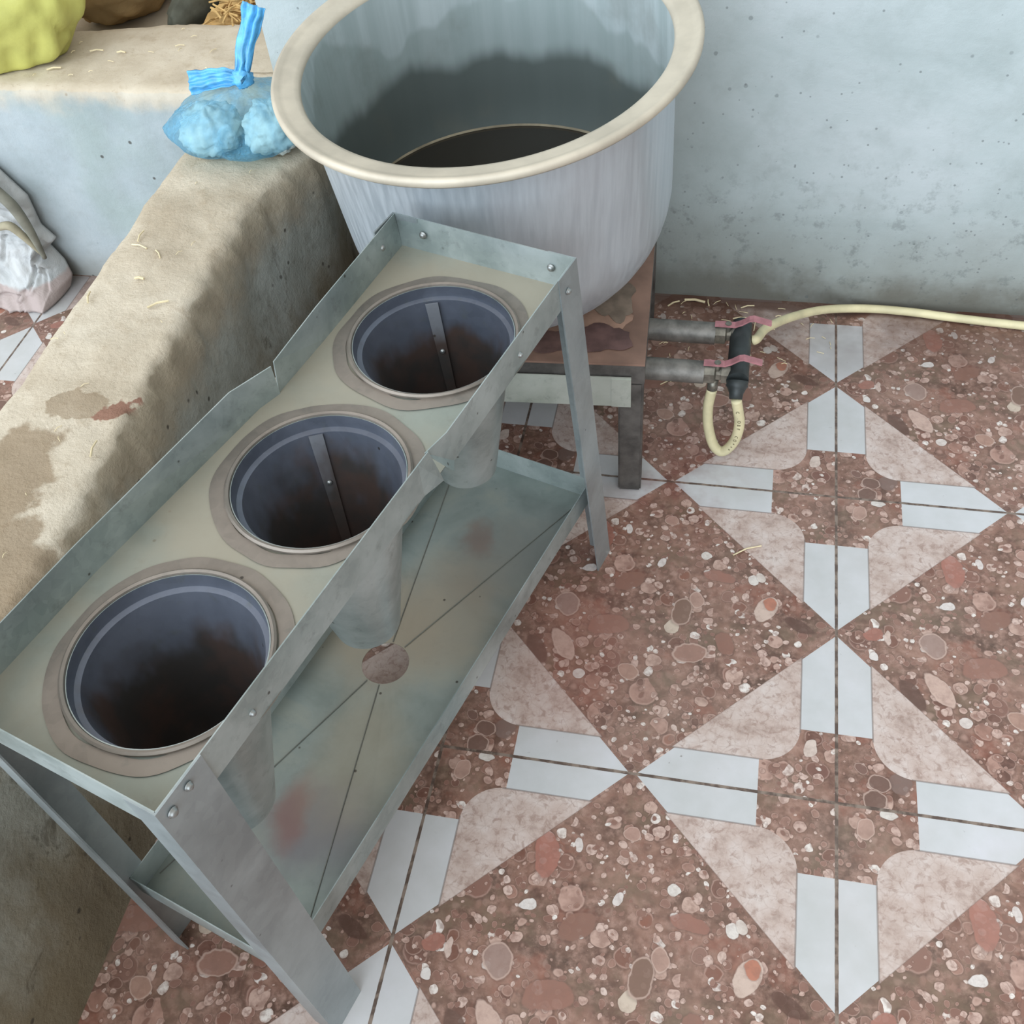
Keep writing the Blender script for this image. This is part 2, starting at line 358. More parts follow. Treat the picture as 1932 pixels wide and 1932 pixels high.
M['yellow'] = simple('yellow_plastic_sack', S(190, 188, 104), .5, 0, .4, .16, 6, .7, 16)
M['burlap'] = simple('tan_sacking', S(176, 146, 104), .95, 0, .1, .22, 8, .5, 70)
M['dark'] = simple('dark_grey_matte', S(88, 88, 78), .9, 0, .1, .25, 12, .3)
M['cloth'] = simple('off_white_woven_sack', S(184, 184, 183), .75, 0, .2, .1, 12, .6, 22)
def mat_sack():
    n = NB('woven_plastic_sack'); P = n.pos(); s = n.sep(P)
    col = n.mix(n.ramp(n.noise(P, 12, 5), .3, .7), S(166, 168, 168), S(190, 190, 188))
    hz = n.math('ADD', s[2], n.math('MULTIPLY', n.math('SUBTRACT', n.noise(P, 14, 3), .5), .03))
    col = n.mix(n.ramp(hz, .05, .042, 0, .85), col, S(168, 150, 144))
    n.set(Base_Color=col, Roughness=.75); n.b.inputs['Specular IOR Level'].default_value = .2
    n.bump(n.noise(P, 26, 5, .65, .8), .5, .008); return n.m
M['cloth'] = mat_sack()
M['cord'] = simple('grey_strap', S(122, 120, 108), .8, 0, .2, .15, 40)
M['debris'] = simple('dark_speck', S(70, 58, 46), .9)
M['bundle'] = simple('pale_wrapped_contents', S(204, 214, 210), .6, 0, .3, .12, 18, .5, 40)

def mat_film():
    n = NB('blue_plastic_film'); P = n.pos()
    n.set(Base_Color=S(104, 172, 206), Roughness=.18)
    tr = n.node('ShaderNodeBsdfTransparent'); tr.inputs[0].default_value = S(226, 243, 248)
    lw = n.node('ShaderNodeLayerWeight'); lw.inputs[0].default_value = .35
    mx = n.node('ShaderNodeMixShader')
    f = n.math('ADD', n.math('MULTIPLY', lw.outputs['Facing'], .4), n.ramp(n.noise(n.scale(P, (1, 1, .5)), 30, 4), .38, .68, .06, .36), clamp=True)
    n.put(mx.inputs[0], f); n.L.new(tr.outputs[0], mx.inputs[1]); n.L.new(n.b.outputs[0], mx.inputs[2])
    n.L.new(mx.outputs[0], n.out.inputs[0])
    n.bump(n.noise(n.scale(P, (1, 1.6, .5)), 60, 4, .6, 1.6), .9, .008)
    return n.m
M['film'] = mat_film()
M['film2'] = simple('gathered_blue_plastic', S(84, 160, 208), .25, 0, .5, .18, 60, .4, 70)
def mat_water():
    n = NB('murky_water'); n.set(Base_Color=S(40, 36, 30), Roughness=.06)
    n.b.inputs['Specular IOR Level'].default_value = .5
    n.bump(n.noise(n.pos(), 18, 2), .03, .01)
    return n.m
M['water'] = mat_water()

# ------------------------------------------------------------------ object helpers
ORG = {}
def tag(o, label=None, cat=None, group=None, kind=None):
    for k, v in (('label', label), ('category', cat), ('group', group), ('kind', kind)):
        if v: o[k] = v
    return o
def empty(name, loc, label, cat, group=None):
    o = bpy.data.objects.new(name, None); C.objects.link(o); o.location = loc; o.empty_display_size = .05
    ORG[o.name] = V(loc); return tag(o, label, cat, group)
def link(name, bm, mat, parent=None, smooth=False, origin=None, flat_angle=None):
    bmesh.ops.recalc_face_normals(bm, faces=bm.faces)
    if origin is None:
        zs = [v.co for v in bm.verts]
        mn = V([min(c[i] for c in zs) for i in range(3)]); mxx = V([max(c[i] for c in zs) for i in range(3)])
        origin = V(((mn.x+mxx.x)/2, (mn.y+mxx.y)/2, mn.z)) if parent is None else (mn+mxx)/2
    origin = V(origin)
    bm.transform(Matrix.Translation(-origin))
    me = bpy.data.meshes.new(name); bm.to_mesh(me); bm.free()
    me.materials.append(mat)
    if smooth:
        for p in me.polygons: p.use_smooth = True
        if flat_angle: me.set_sharp_from_angle(angle=math.radians(flat_angle))
    o = bpy.data.objects.new(name, me); C.objects.link(o)
    po = ORG[parent.name] if parent else V((0, 0, 0))
    o.location = origin-po; ORG[o.name] = origin
    if parent: o.parent = parent
    return o
def bm_new(): return bmesh.new()
def add(bm, verts, faces):
    vs = [bm.verts.new(v) for v in verts]
    for f in faces:
        try: bm.faces.new([vs[i] for i in f])
        except ValueError: pass
    return vs
def solid(bm, t):
    bmesh.ops.recalc_face_normals(bm, faces=bm.faces)
    bmesh.ops.solidify(bm, geom=bm.faces[:], thickness=t)
def box(bm, lo, hi, rot=None, at=None):
    x0, y0, z0 = lo; x1, y1, z1 = hi
    vs = [V(p) for p in ((x0, y0, z0), (x1, y0, z0), (x1, y1, z0), (x0, y1, z0), (x0, y0, z1), (x1, y0, z1), (x1, y1, z1), (x0, y1, z1))]
    if rot is not None: vs = [rot @ p for p in vs]
    if at is not None: vs = [p+V(at) for p in vs]
    add(bm, vs, [(0, 3, 2, 1), (4, 5, 6, 7), (0, 1, 5, 4), (1, 2, 6, 5), (2, 3, 7, 6), (3, 0, 4, 7)])
def smooth_path(pts, n=8):
    P = [V(p) for p in pts]; P = [P[0]*2-P[1]]+P+[P[-1]*2-P[-2]]; out = []
    for i in range(1, len(P)-2):
        for k in range(n):
            t = k/n; a, b, c, d = P[i-1:i+3]
            out.append(.5*((2*b)+(c-a)*t+(2*a-5*b+4*c-d)*t*t+(3*b-a-3*c+d)*t**3))
    out.append(P[-2]); return out
def tube(bm, path, r, n=16, cap=True):
    path = [V(p) for p in path]; rs = r if isinstance(r, (list, tuple)) else [r]*len(path)
    t0 = (path[1]-path[0]).normalized(); u = t0.orthogonal().normalized(); rings = []
    for i, p in enumerate(path):
        t = (path[min(i+1, len(path)-1)]-path[max(i-1, 0)]).normalized()
        u = (u-t*u.dot(t)).normalized(); w = t.cross(u)
        rings.append([bm.verts.new(p+(u*math.cos(2*PI*k/n)+w*math.sin(2*PI*k/n))*rs[i]) for k in range(n)])
    for a, b in zip(rings, rings[1:]):
        for k in range(n): bm.faces.new((a[k], a[(k+1) % n], b[(k+1) % n], b[k]))
    if cap: bm.faces.new(rings[0][::-1]); bm.faces.new(rings[-1])
def lathe(bm, prof, c, N=(0, 0, 1), n=96, bottom=None, closed=False, cap0=False, cap1=False, wob=0.):
    """prof: (radius, height) pairs about axis N through c; bottom: offset of the axis at the last profile point"""
    N = V(N).normalized(); a = V((0, 1, 0)).cross(N).normalized(); b = N.cross(a); c = V(c); rings = []
    h0 = prof[0][1]; h1 = prof[-1][1]
    for (r, h) in prof:
        off = V((0, 0, 0)) if bottom is None else V(bottom)*((h-h0)/(h1-h0))
        ring = []
        for k in range(n):
            th = 2*PI*k/n; rr = r+wob*noise.noise(V((math.cos(th)*2.2, math.sin(th)*2.2, c.x*9)))*2
            ring.append(bm.verts.new(c+N*h+off+(a*math.cos(th)+b*math.sin(th))*rr))
        rings.append(ring)
    pairs = list(zip(rings, rings[1:]))+([(rings[-1], rings[0])] if closed else [])
    for p, q in pairs:
        for k in range(n): bm.faces.new((p[k], p[(k+1) % n], q[(k+1) % n], q[k]))
    if cap0: bm.faces.new(rings[0][::-1])
    if cap1: bm.faces.new(rings[-1])
def fbm(p, o=4):
    return noise.fractal(V(p), 1.0, 2.0, o)
def screw(parent, p, nrm, r=.0055, label=None):
    r *= .8
    nrm = V(nrm).normalized(); bm = bm_new()
    lathe(bm, [(.0002, .0035), (r*.55, .0033), (r*.9, .002), (r, 0), (r*1.25, -.0004), (r*1.25, -.0012)], p, nrm, 20, cap0=True, cap1=True)
    return link('screw', bm, M['screw'], parent, True)

# ------------------------------------------------------------------ setting
def struct(o): o['kind'] = 'structure'; return o
bm = bm_new(); box(bm, (-4, -2.6, -.06), (2.2, 1.155, 0)); struct(link('floor', bm, M['tile']))
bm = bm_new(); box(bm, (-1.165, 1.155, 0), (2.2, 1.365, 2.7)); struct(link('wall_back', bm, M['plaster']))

def edge_x(y):     # ragged right-hand edge of the low wall's top
    pts = [(-2.6, -1.03), (-.10, -1.032), (.02, -1.034), (.22, -1.036), (.36, -1.044), (.50, -1.051), (.65, -1.053), (.72, -1.043), (.79, -1.03), (.88, -1.0), (1.155, -.985)]
    for (a, xa), (b, xb) in zip(pts, pts[1:]):
        if y <= b: return xa+(xb-xa)*max(0, (y-a)/(b-a))
    return pts[-1][1]
def low_wall():
    bm = bm_new(); rows = []; ny = 330; y0, y1 = -2.5, 1.155
    for j in range(ny+1):
        y = y0+(y1-y0)*j/ny; xr = edge_x(y); xl = -1.245+.004*fbm((0, y*6, 0))
        sec = [(xl+.01, 0), (xl+.005, .15), (xl, .30), (xl, .44), (xl, .472), (xl+.006, .485)]
        m = 16
        for k in range(m+1):
            f = k/m; sec.append((xl+.02+(xr-.02-xl-.02)*f, .489+.004*math.sin(f*PI)))
        sec += [(xr-.010, .487), (xr-.002, .478), (xr+.004, .462), (xr+.008, .44)]
        for k in range(1, 15):
            f = k/14; sec.append((xr+.008+(-.995-xr-.008)*f, .44*(1-f)))
        row = []
        for i, (x, z) in enumerate(sec):
            p = V((x, y, z)); e = fbm((x*14, y*14, z*14)); e2 = fbm((x*45, y*45, z*45))
            if z > .02:
                d = .0035*e+.0018*e2
                if .40 < z < .488 and x > -1.09:      # crumbled arris
                    k = min(1, (z-.40)/.05); cr = fbm((3, y*22, z*18))
                    p.x += k*(.007*cr+.004*e2); p.z += k*.006*fbm((9, y*30, 2)); d *= 1.5
                if z >= .48: p.z += d
                else: p.x += d if x > -1.12 else -d
            row.append(bm.verts.new(p))
        rows.append(row)
    for a, b in zip(rows, rows[1:]):
        for i in range(len(a)-1): bm.faces.new((a[i], a[i+1], b[i+1], b[i]))
    bm.faces.new(rows[0]); bm.faces.new(rows[-1][::-1])
    return struct(link('wall_left', bm, M['mud'], None, True))
low_wall()
def sill_wall():
    bm = bm_new(); rows = []; nx = 200; x0, x1 = -3.2, -1.166
    for j in range(nx+1):
        x = x0+(x1-x0)*j/nx
        if x > -1.25: pass
        sec = [(1.09, 0)]+[(1.09, .44*k/12) for k in range(1, 13)]+[(1.09, .458), (1.094, .470), (1.104, .478)]
        yb = 1.385 if x > -1.45 else 1.385-(min(1, (-1.45-x)/.25))*.04
        sec += [(1.104+(yb-.01-1.104)*k/14, .48) for k in range(1, 15)]+[(yb, .47), (yb, .3), (yb, 0)]
        row = []
        for (y, z) in sec:
            p = V((x, y, z)); e = fbm((x*12, y*12, z*12)); e2 = fbm((x*40, y*40, z*40))
            if z > .02:
                if z > .465: p.z += .003*e+.0025*e2
                elif y < 1.2: p.y += .0025*e
                if .44 < z < .479: p.y += .004*e2
            row.append(bm.verts.new(p))
        rows.append(row)
    for a, b in zip(rows, rows[1:]):
        for i in range(len(a)-1): bm.faces.new((a[i], a[i+1], b[i+1], b[i]))
    bm.faces.new(rows[0]); bm.faces.new(rows[-1][::-1])
    return struct(link('wall_rear', bm, M['mud2'], None, True))
sill_wall()
bm = bm_new(); box(bm, (-3.2, 1.39, 0), (-1.0, 3.2, .40)); struct(link('trim_1', bm, M['mud2']))

# ------------------------------------------------------------------ poultry cone stand
A = math.radians(73.55); E1 = V((math.cos(A), math.sin(A), 0)); E2 = V((math.sin(A), -math.cos(A), 0))
def W(s, t, z): return E1*s+E2*t+V((0, 0, z))
ZP, ZT = .62, .67
TL, TR, S0, S1 = -.785, -.5134, -.5925, .229
stand = empty('cone_stand', W((S0+S1)/2, (TL+TR)/2, 0), 'low galvanised sheet-metal stand holding three funnel cones above a drain tray', 'metal stand')
HOLES = [(W(.0714, -.636, ZP), .106), (W(-.189, -.634, ZP), .103), (W(-.4495, -.637, ZP), .104)]
CBOT = [V((-.5799, .2711, .36)), V((-.6499, -.0149, .36)), V((-.7341, -.275, .352))]
def plate_with_holes():
    bm = bm_new(); n = 72
    ss = [S0, -.3193, -.0588, S1]
    cells = [(ss[2], ss[3], 0), (ss[1], ss[2], 1), (ss[0], ss[1], 2)]
    for sa, sb, i in cells:
        c, r = HOLES[i]; sc = c.dot(E1); tc = c.dot(E2)
        angs = sorted(set([round(2*PI*k/n, 5) for k in range(n)]+[round(math.atan2(y-tc, x-sc) % (2*PI), 5) for x in (sa, sb) for y in (TL, TR)]))
        inn, out = [], []
        for th in angs:
            dx, dy = math.cos(th), math.sin(th)
            k = min([((sb if dx > 0 else sa)-sc)/dx if abs(dx) > 1e-9 else 9, ((TR if dy > 0 else TL)-tc)/dy if abs(dy) > 1e-9 else 9])
            k = max(k, r*1.001)
            inn.append(bm.verts.new(W(sc+dx*r, tc+dy*r, ZP))); out.append(bm.verts.new(W(sc+dx*k, tc+dy*k, ZP)))
        m = len(angs)
        for k in range(m): bm.faces.new((inn[k], inn[(k+1) % m], out[(k+1) % m], out[k]))
    solid(bm, .0012)
    return bm
link('top_plate', plate_with_holes(), M['galv_top'], stand)
def flange(name, loops):
    """loops: list of (bottom point, top point) along the flange"""
    bm = bm_new(); vs = [(bm.verts.new(a), bm.verts.new(b)) for a, b in loops]
    for (a, b), (c, d) in zip(vs, vs[1:]): bm.faces.new((a, c, d, b))
    solid(bm, .0014); return link(name, bm, M['galv'], stand)
# left flange in two lapped lengths, with the flared end that shows at the joint
flange('side_flange', [(W(S1, TL+.004, ZP), W(S1, TL, ZT)), (W(.02, TL+.016, ZP), W(.02, TL+.014, ZT)), (W(-.088, TL+.02, ZP), W(-.085, TL+.025, ZT))])
flange('side_flange', [(W(-.088, TL+.022, ZP), W(-.092, TL+.026, ZT-.001)), (W(-.12, TL+.014, ZP), W(-.15, TL+.008, ZT)), (W(-.40, TL, ZP), W(-.40, TL, ZT)), (W(S0, TL, ZP), W(S0, TL, ZT))])
flange('side_flange', [(W(S1, TR, ZP), W(S1, TR, ZT)), (W(-.10, TR+.004, ZP), W(-.105, TR+.004, ZT)), (W(-.115, TR+.012, ZP), W(-.142, TR-.002, ZT))])
flange('side_flange', [(W(-.128, TR+.006, ZP-.004), W(-.138, TR+.0, ZT)), (W(-.16, TR, ZP), W(-.16, TR, ZT)), (W(S0, TR, ZP), W(S0, TR, ZT))])
flange('end_flange', [(W(S1, TL+.004, ZP), W(S1+.002, TL, ZT)), (W(S1, TR, ZP), W(S1, TR, ZT))])
flange('end_flange', [(W(S0, TL, ZP), W(S0, TL, ZT)), (W(S0, TR, ZP), W(S0, TR, ZT))])
# legs: folded L angles, two faces each
def leg(top, foot, ds, dt, ws, wt, cut=.0):
    bm = bm_new(); top = V(top); foot = V(foot)
    f0 = foot; a_t = top+E1*ds*ws; a_f = foot+E1*ds*ws*.95; b_t = top+E2*dt*wt; b_f = foot+E2*dt*wt*.95
    a_f.z += cut; b_f.z += cut*.4
    v = [bm.verts.new(p) for p in (top, f0, a_f, a_t, b_f, b_t)]
    bm.faces.new((v[0], v[1], v[2], v[3])); bm.faces.new((v[0], v[5], v[4], v[1]))
    solid(bm, .0022); return link('leg', bm, M['galv_leg'], stand)
o_ = .003
leg(W(S1+o_, TR+o_, ZT), W(.293, -.4945, 0), -1, -1, .052, .04)      # far right
leg(W(S0-o_, TR+o_, ZT), W(-.594, -.492, 0), 1, -1, .062, .036)       # near right
leg(W(S0-o_, TL-o_, ZT), W(-.598, -.768, 0), 1, 1, .04, .026)        # near left
leg(W(S1+o_, TL-o_, ZT), W(.285, -.80, 0), -1, 1, .05, .04)           # far left
# cones, each with collar, rim bead, lap seam
for i, ((c, r), cb) in enumerate(zip(HOLES, CBOT)):
    bm = bm_new(); off = cb-V((c.x, c.y, cb.z)); dep = ZP-cb.z
    lathe(bm, [(r-.002, .004), (r-.004, -.012), (r-.010, -.014), (.043, -dep)], c, n=80, bottom=(off.x, off.y, 0))
    solid(bm, .0012)
    cone = link('cone', bm, M['galv'], stand, True, flat_angle=35)
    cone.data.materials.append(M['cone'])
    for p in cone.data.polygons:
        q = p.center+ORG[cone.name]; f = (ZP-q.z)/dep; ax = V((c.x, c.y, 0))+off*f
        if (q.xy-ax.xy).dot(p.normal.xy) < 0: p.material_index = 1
    bm = bm_new()
    lathe(bm, [(r+.021, .0014), (r+.012, .0022), (r+.004, .0022)], c, n=80, wob=.0035)
    lathe(bm, [(r+.004, .002), (r+.0045, .0055), (r+.002, .0075), (r-.001, .0062), (r-.002, .002), (r-.0022, -.012), (r-.0055, -.0135), (r-.0055, -.016), (r-.001, -.016), (r-.001, 0)], c, n=80, closed=True)
    link('rim', bm, M['solder'], cone, True, flat_angle=40)
    if i < 2:
        th = math.radians((107, 113)[i]); d = V((math.cos(th), math.sin(th), 0)); w = V((-d.y, d.x, 0))
        def on(f, dr=-.0035):
            return c+off*f+d*((r-.010)*(1-f)+.043*f+dr)+V((0, 0, -.014-(dep-.014)*f))
        bm = bm_new(); n_ = 8; vs = []
        for k in range(n_+1):
            f = .0+.9*k/n_; p = on(f); hw = .0085*(1-f*.45); vs.append((bm.verts.new(p-w*hw), bm.verts.new(p+w*hw)))
        for (a, b), (e, g) in zip(vs, vs[1:]): bm.faces.new((a, b, g, e))
        solid(bm, .0025); seam = link('seam_strip', bm, M['strip'], cone)
        for f in ((.30, .62), (.26, .62))[i]:
            bm = bm_new(); lathe(bm, [(.0003, .003), (.003, .0022), (.004, 0)], on(f, -.0065), -d+V((0, 0, .35)), 14, cap0=True, cap1=True)
            link('rivet', bm, M['screw'], cone, True)
# drain tray below
ZD = .155; s0, s1, tl, tr = -.583, .272, -.772, -.527
dr = V((-.680, .047, ZD-.004)); rr = .036
bm = bm_new(); ring = []; n = 40
ds_, dt_ = dr.dot(E1), dr.dot(E2)
angs = sorted([2*PI*k/n for k in range(n)]+[math.atan2(y-dt_, x-ds_) % (2*PI) for x in (s0, s1) for y in (tl, tr)])
inn, out = [], []
for th in angs:
    dx, dy = math.cos(th), math.sin(th)
    k = min(((s1 if dx > 0 else s0)-ds_)/dx if abs(dx) > 1e-9 else 9, ((tr if dy > 0 else tl)-dt_)/dy if abs(dy) > 1e-9 else 9)
    inn.append(bm.verts.new(W(ds_+dx*rr, dt_+dy*rr, dr.z))); out.append(bm.verts.new(W(ds_+dx*k, dt_+dy*k, ZD)))
for k in range(len(angs)): bm.faces.new((inn[k], inn[(k+1) % len(angs)], out[(k+1) % len(angs)], out[k]))
solid(bm, .0012)
tray = link('drain_tray', bm, M['tray'], stand)
def tray_flange(a, b, z1=.2):
    bm = bm_new(); add(bm, [a+V((0, 0, ZD)), b+V((0, 0, ZD)), b+V((0, 0, z1)), a+V((0, 0, z1))], [(0, 1, 2, 3)])
    solid(bm, .0014); return link('tray_flange', bm, M['galv'], tray)
tray_flange(W(s0, tr, 0), W(s1, tr+.008, 0)); tray_flange(W(s0, tl, 0), W(s1, tl, 0))
tray_flange(W(s1, tl, 0), W(s1, tr+.008, 0)); tray_flange(W(s0, tl, 0), W(s0, tr, 0))
# pressed creases running to the drain, drawn as thin darker lines
for (s_, t_) in ((s0, tl), (s0, tr), (s1, tl), (s1, tr)):
    a = V((dr.x, dr.y, 0)); b = W(s_, t_, 0); d = (b-a).normalized()
    p0 = a+d*.038; p1 = b-d*.03
    bm = bm_new(); za = dr.z+.0009; zb = ZD+.0009
    L_ = (b-a).length; f0 = .04/L_
    tube(bm, [V((p0.x, p0.y, za+(zb-za)*f0)), V((p1.x, p1.y, zb-.0004))], .0007, 6)
    link('crease', bm, M['crease'], tray)
# screws
screw(stand, W(S0+.010, TR+.0055, ZT-.017), E2, .0058); screw(stand, W(S0+.034, TR+.0055, ZT-.012), E2, .005)
screw(stand, W(S1-.003, TL+.045, ZT-.022), -E1, .0055); screw(stand, W(S1-.003, TR-.032, ZT-.022), -E1, .0055)
screw(stand, W(S1-.045, TL+.006, ZT-.024), E2, .0055)
screw(stand, W(S1-.028, TR+.0055, ZT-.03), E2, .005); screw(stand, W(S1-.16, TR+.004, ZT-.03), E2, .004)
screw(stand, W(-.565, -.5055, .165), E2, .006); screw(stand, W(-.548, -.504, .185), E2, .0055)
screw(stand, W(-.47, TR+.002, ZT-.03), E2, .004)

# ------------------------------------------------------------------ pot stand with burner
ang = math.radians(3.3); Rz = Matrix.Rotation(ang, 3, 'Z'); PO = V((-.352, .568, 0))
def Q(x, y, z): return PO+Rz @ V((x, y, z))
def qbox(bm, lo, hi): box(bm, lo, hi, Rz, PO)
ps = empty('pot_stand', Q(-.26, .26, 0), 'low sooty steel stand with a brown greasy top plate under the large pot', 'pot stand')
WX, WY, HT = .52, .53, .316
bm = bm_new(); qbox(bm, (-WX, 0, HT-.004), (0, WY, HT)); link('top_plate', bm, M['rust'], ps)
bm = bm_new(); qbox(bm, (-WX, .002, HT-.045), (0, .04, HT-.0045)); link('rail', bm, M['black'], ps)
bm = bm_new(); qbox(bm, (-WX, WY-.04, HT-.045), (0, WY-.002, HT-.0045)); link('rail', bm, M['black'], ps)
bm = bm_new(); qbox(bm, (-.04, .041, HT-.045), (0, WY-.041, HT-.0045)); link('rail', bm, M['black'], ps)
bm = bm_new(); qbox(bm, (-WX, .041, HT-.045), (-WX+.04, WY-.041, HT-.0045)); link('rail', bm, M['black'], ps)
for x in (-.044, -WX+.002):
    for y in (.002, WY-.046):
        bm = bm_new(); qbox(bm, (x, y, 0), (x+.042, y+.044, HT-.045))
        bmesh.ops.bevel(bm, geom=bm.edges[:], offset=.003, segments=2, affect='EDGES'); link('leg', bm, M['black'], ps)
bm = bm_new(); qbox(bm, (-WX+.01, -.003, .222), (-.022, -.001, .288)); ap = link('apron', bm, M['apron'], ps); ap['label'] = 'pale galvanised strip screwed across the front'
bm = bm_new(); qbox(bm, (-.055, -.0045, .222), (-.022, -.003, .284)); link('apron_tab', bm, M['apron'], ap)
screw(ap, Q(-.034, -.0045, .25), (0, -1, 0), .005)
# purple-brown patch of burnt grease and a torn flake on the plate
def stain(cx, cy, rx, ry, seed, z, mat, name, label):
    bm = bm_new(); n = 40; vs = []
    for k in range(n):
        a = 2*PI*k/n; m = 1+.35*fbm((math.cos(a)*1.3+seed, math.sin(a)*1.3, 0))+.08*noise.noise(V((math.cos(a)*6+seed, math.sin(a)*6, 1)))
        vs.append(Q(cx+math.cos(a)*rx*m, cy+math.sin(a)*ry*m, z))
    add(bm, vs, [tuple(range(n))]); solid(bm, .0006); o = link(name, bm, mat, ps); o['label'] = label
stain(-.125, .10, .085, .062, 4, HT+.0006, simple('tan_scale', S(158, 126, 108), .6, 0, .3, .2, 24), 'scale_flake', 'lighter tan flake of scale')
stain(-.075, .062, .05, .036, 9, HT+.0014, simple('burnt_grease', S(98, 74, 70), .45, 0, .4, .3, 30), 'grease_patch', 'dark purplish burnt patch')
stain(-.17, .05, .055, .03, 14, HT+.0014, simple('burnt_grease_dark', S(104, 80, 74), .45, 0, .4, .3, 30), 'grease_patch', 'dark purplish burnt patch')
stain(-.06, .17, .035, .06, 17, HT+.0010, simple('grey_ash', S(128, 112, 98), .7, 0, .3, .25, 30), 'ash_patch', 'grey ashy patch')

# ------------------------------------------------------------------ gas burner: two pipes, valves, levers, black manifold
gb = empty('gas_burner', (-.28, .73, 0), 'twin steel gas pipes with red-levered valves coming out from under the pot', 'gas burner')
ZG = .20
for y, xr in ((.795, -.246), (.688, -.258)):
    bm = bm_new(); tube(bm, [(-.60, y, ZG), (xr, y, ZG)], .0205, 22); link('pipe', bm, M['pipe'], gb, True, flat_angle=40)
    bm = bm_new(); lathe(bm, [(.013, -.002), (.019, 0), (.019, .018), (.012, .021), (.012, .03), (.017, .03), (.017, .045), (.012, .047), (.012, .06)], (xr, y, ZG), (1, 0, 0), 6, cap0=True, cap1=True)
    tube(bm, [(xr+.022, y, ZG+.006), (xr+.022, y, ZG+.026)], .006, 10)
    vb = link('valve', bm, M['valve'], gb)
    bm = bm_new(); lv = [(xr-.002, .0245), (xr+.034, .0245), (xr+.045, .030), (xr+.058, .040), (xr+.066, .042), (xr+.098, .033)]
    for (xa, za), (xb, zb) in zip(lv, lv[1:]):
        add(bm, [(xa, y-.007, ZG+za), (xb, y-.007, ZG+zb), (xb, y+.007, ZG+zb), (xa, y+.007, ZG+za)], [(0, 1, 2, 3)])
    bmesh.ops.remove_doubles(bm, verts=bm.verts, dist=1e-5); solid(bm, .003); lev = link('lever', bm, M['lever'], vb); lev['label'] = 'faded pink-red lever handle'
bm = bm_new(); tube(bm, [(-.200, .822, ZG), (-.1995, .70, ZG), (-.199, .672, ZG)], .0195, 22)
mf = link('manifold', bm, M['fitting'], gb, True, flat_angle=40); mf['label'] = 'black tubular manifold joining the two pipes'
bm = bm_new(); lathe(bm, [(.0195, 0), (.0185, .006), (.0195, .009), (.016, .014), (.0125, .022), (.0115, .032)], (-.199, .672, ZG), V((0, -.75, -.65)), 22, cap0=True, cap1=True)
link('nozzle', bm, M['fitting'], mf, True)
bm = bm_new(); tube(bm, [(-.241, .683, ZG-.010), (-.2415, .678, ZG-.03)], .0095, 14); link('nozzle', bm, M['valve'], gb, True)

hp = smooth_path([(-.178, .785, .198), (-.170, .795, .195), (-.150, .88, .152), (-.093, 1.005, .082), (-.023, 1.095, .032), (.0665, 1.133, .0105), (.152, 1.131, .0100), (.2365, 1.121, .0100), (.372, 1.109, .0100), (.62, 1.09, .0100), (.95, 1.06, .0100)], 10)
bm = bm_new(); tube(bm, hp, .0088, 16)
tag(link('gas_hose', bm, M['hose'], None, True), 'long cream rubber hose running from the black manifold along the base of the back wall', 'hose', None)
lp_ = smooth_path([(-.1975, .649, .176), (-.1925, .651, .15), (-.187, .654, .115), (-.190, .659, .07), (-.2025, .663, .036), (-.2165, .665, .026), (-.231, .669, .042), (-.2425, .674, .085), (-.2455, .677, .13), (-.2415, .678, .170)], 10)
bm = bm_new(); tube(bm, lp_, .0095, 16)
loop = tag(link('hose_loop', bm, M['hose'], None, True), 'short U-shaped loop of cream printed hose hanging below the two red-levered valves', 'hose', None)
# printing on the loop: each letter stands on the hose skin, turned to run down the hose
def letters(txt, parent, pts, cam=V((-.231, -.7192, 1.4786))):
    for k, ch in enumerate(txt):
        if ch == ' ': continue
        f = .10+.028*k; idx = f*(len(pts)-1); i = int(idx); p = pts[i].lerp(pts[min(i+1, len(pts)-1)], idx-i)
        t = (pts[min(i+1, len(pts)-1)]-pts[i]).normalized(); nrm = V((-.1, -.85, .5)); nrm = (nrm-t*nrm.dot(t)).normalized()
        cu = bpy.data.curves.new('letter', 'FONT'); cu.body = ch; cu.size = .0085; cu.extrude = .0001; cu.align_x = 'CENTER'; cu.align_y = 'CENTER'
        tmp = bpy.data.objects.new('tmp', cu); me = bpy.data.meshes.new_from_object(tmp); bpy.data.objects.remove(tmp)
        x = t; y = nrm.cross(x); R = Matrix((x, y, nrm)).transposed().to_4x4()
        bm = bm_new(); bm.from_mesh(me); bpy.data.meshes.remove(me)
        bm.transform(Matrix.Translation(p+nrm*.0097) @ R)
        yield bm
bmj = bm_new()
for b_ in letters('C .OBF CO***', loop, lp_):
    me = bpy.data.meshes.new('t'); b_.to_mesh(me); b_.free(); bmj.from_mesh(me); bpy.data.meshes.remove(me)
link('printed_text', bmj, M['ink'], loop)

# ------------------------------------------------------------------ pot and water
NP = V((-.052, -.08, 1)).normalized(); pc = V((-.6195, .748, .748))
pot = empty('cooking_pot', pc-NP*.42, 'huge wide aluminium pot with a dusty rolled rim standing in the corner', 'cooking pot')
H = .42
def prof_out():
    p = [(.001, -H), (.05, -H), (.10, -H)]
    for k in range(1, 13):
        a = PI/2*k/12; p.append((.10+.172*math.sin(a), -H+.19*(1-math.cos(a))))
    p += [(.274, -.19), (.278, -.10), (.281, -.012)]
    return p
bm = bm_new(); lathe(bm, prof_out(), pc, NP, 128); link('body', bm, M['alu'], pot, True)
bm = bm_new(); pin = [(max(.001, r-.003), h+(.003 if r < .11 else .0015)) for r, h in prof_out()]; pin[-1] = (.2785, -.004); lathe(bm, pin, pc, NP, 128)
pi_ = link('inside', bm, M['potin'], pot, True); pi_['label'] = 'scum-stained inside wall, dark below and pale above'
bm = bm_new()
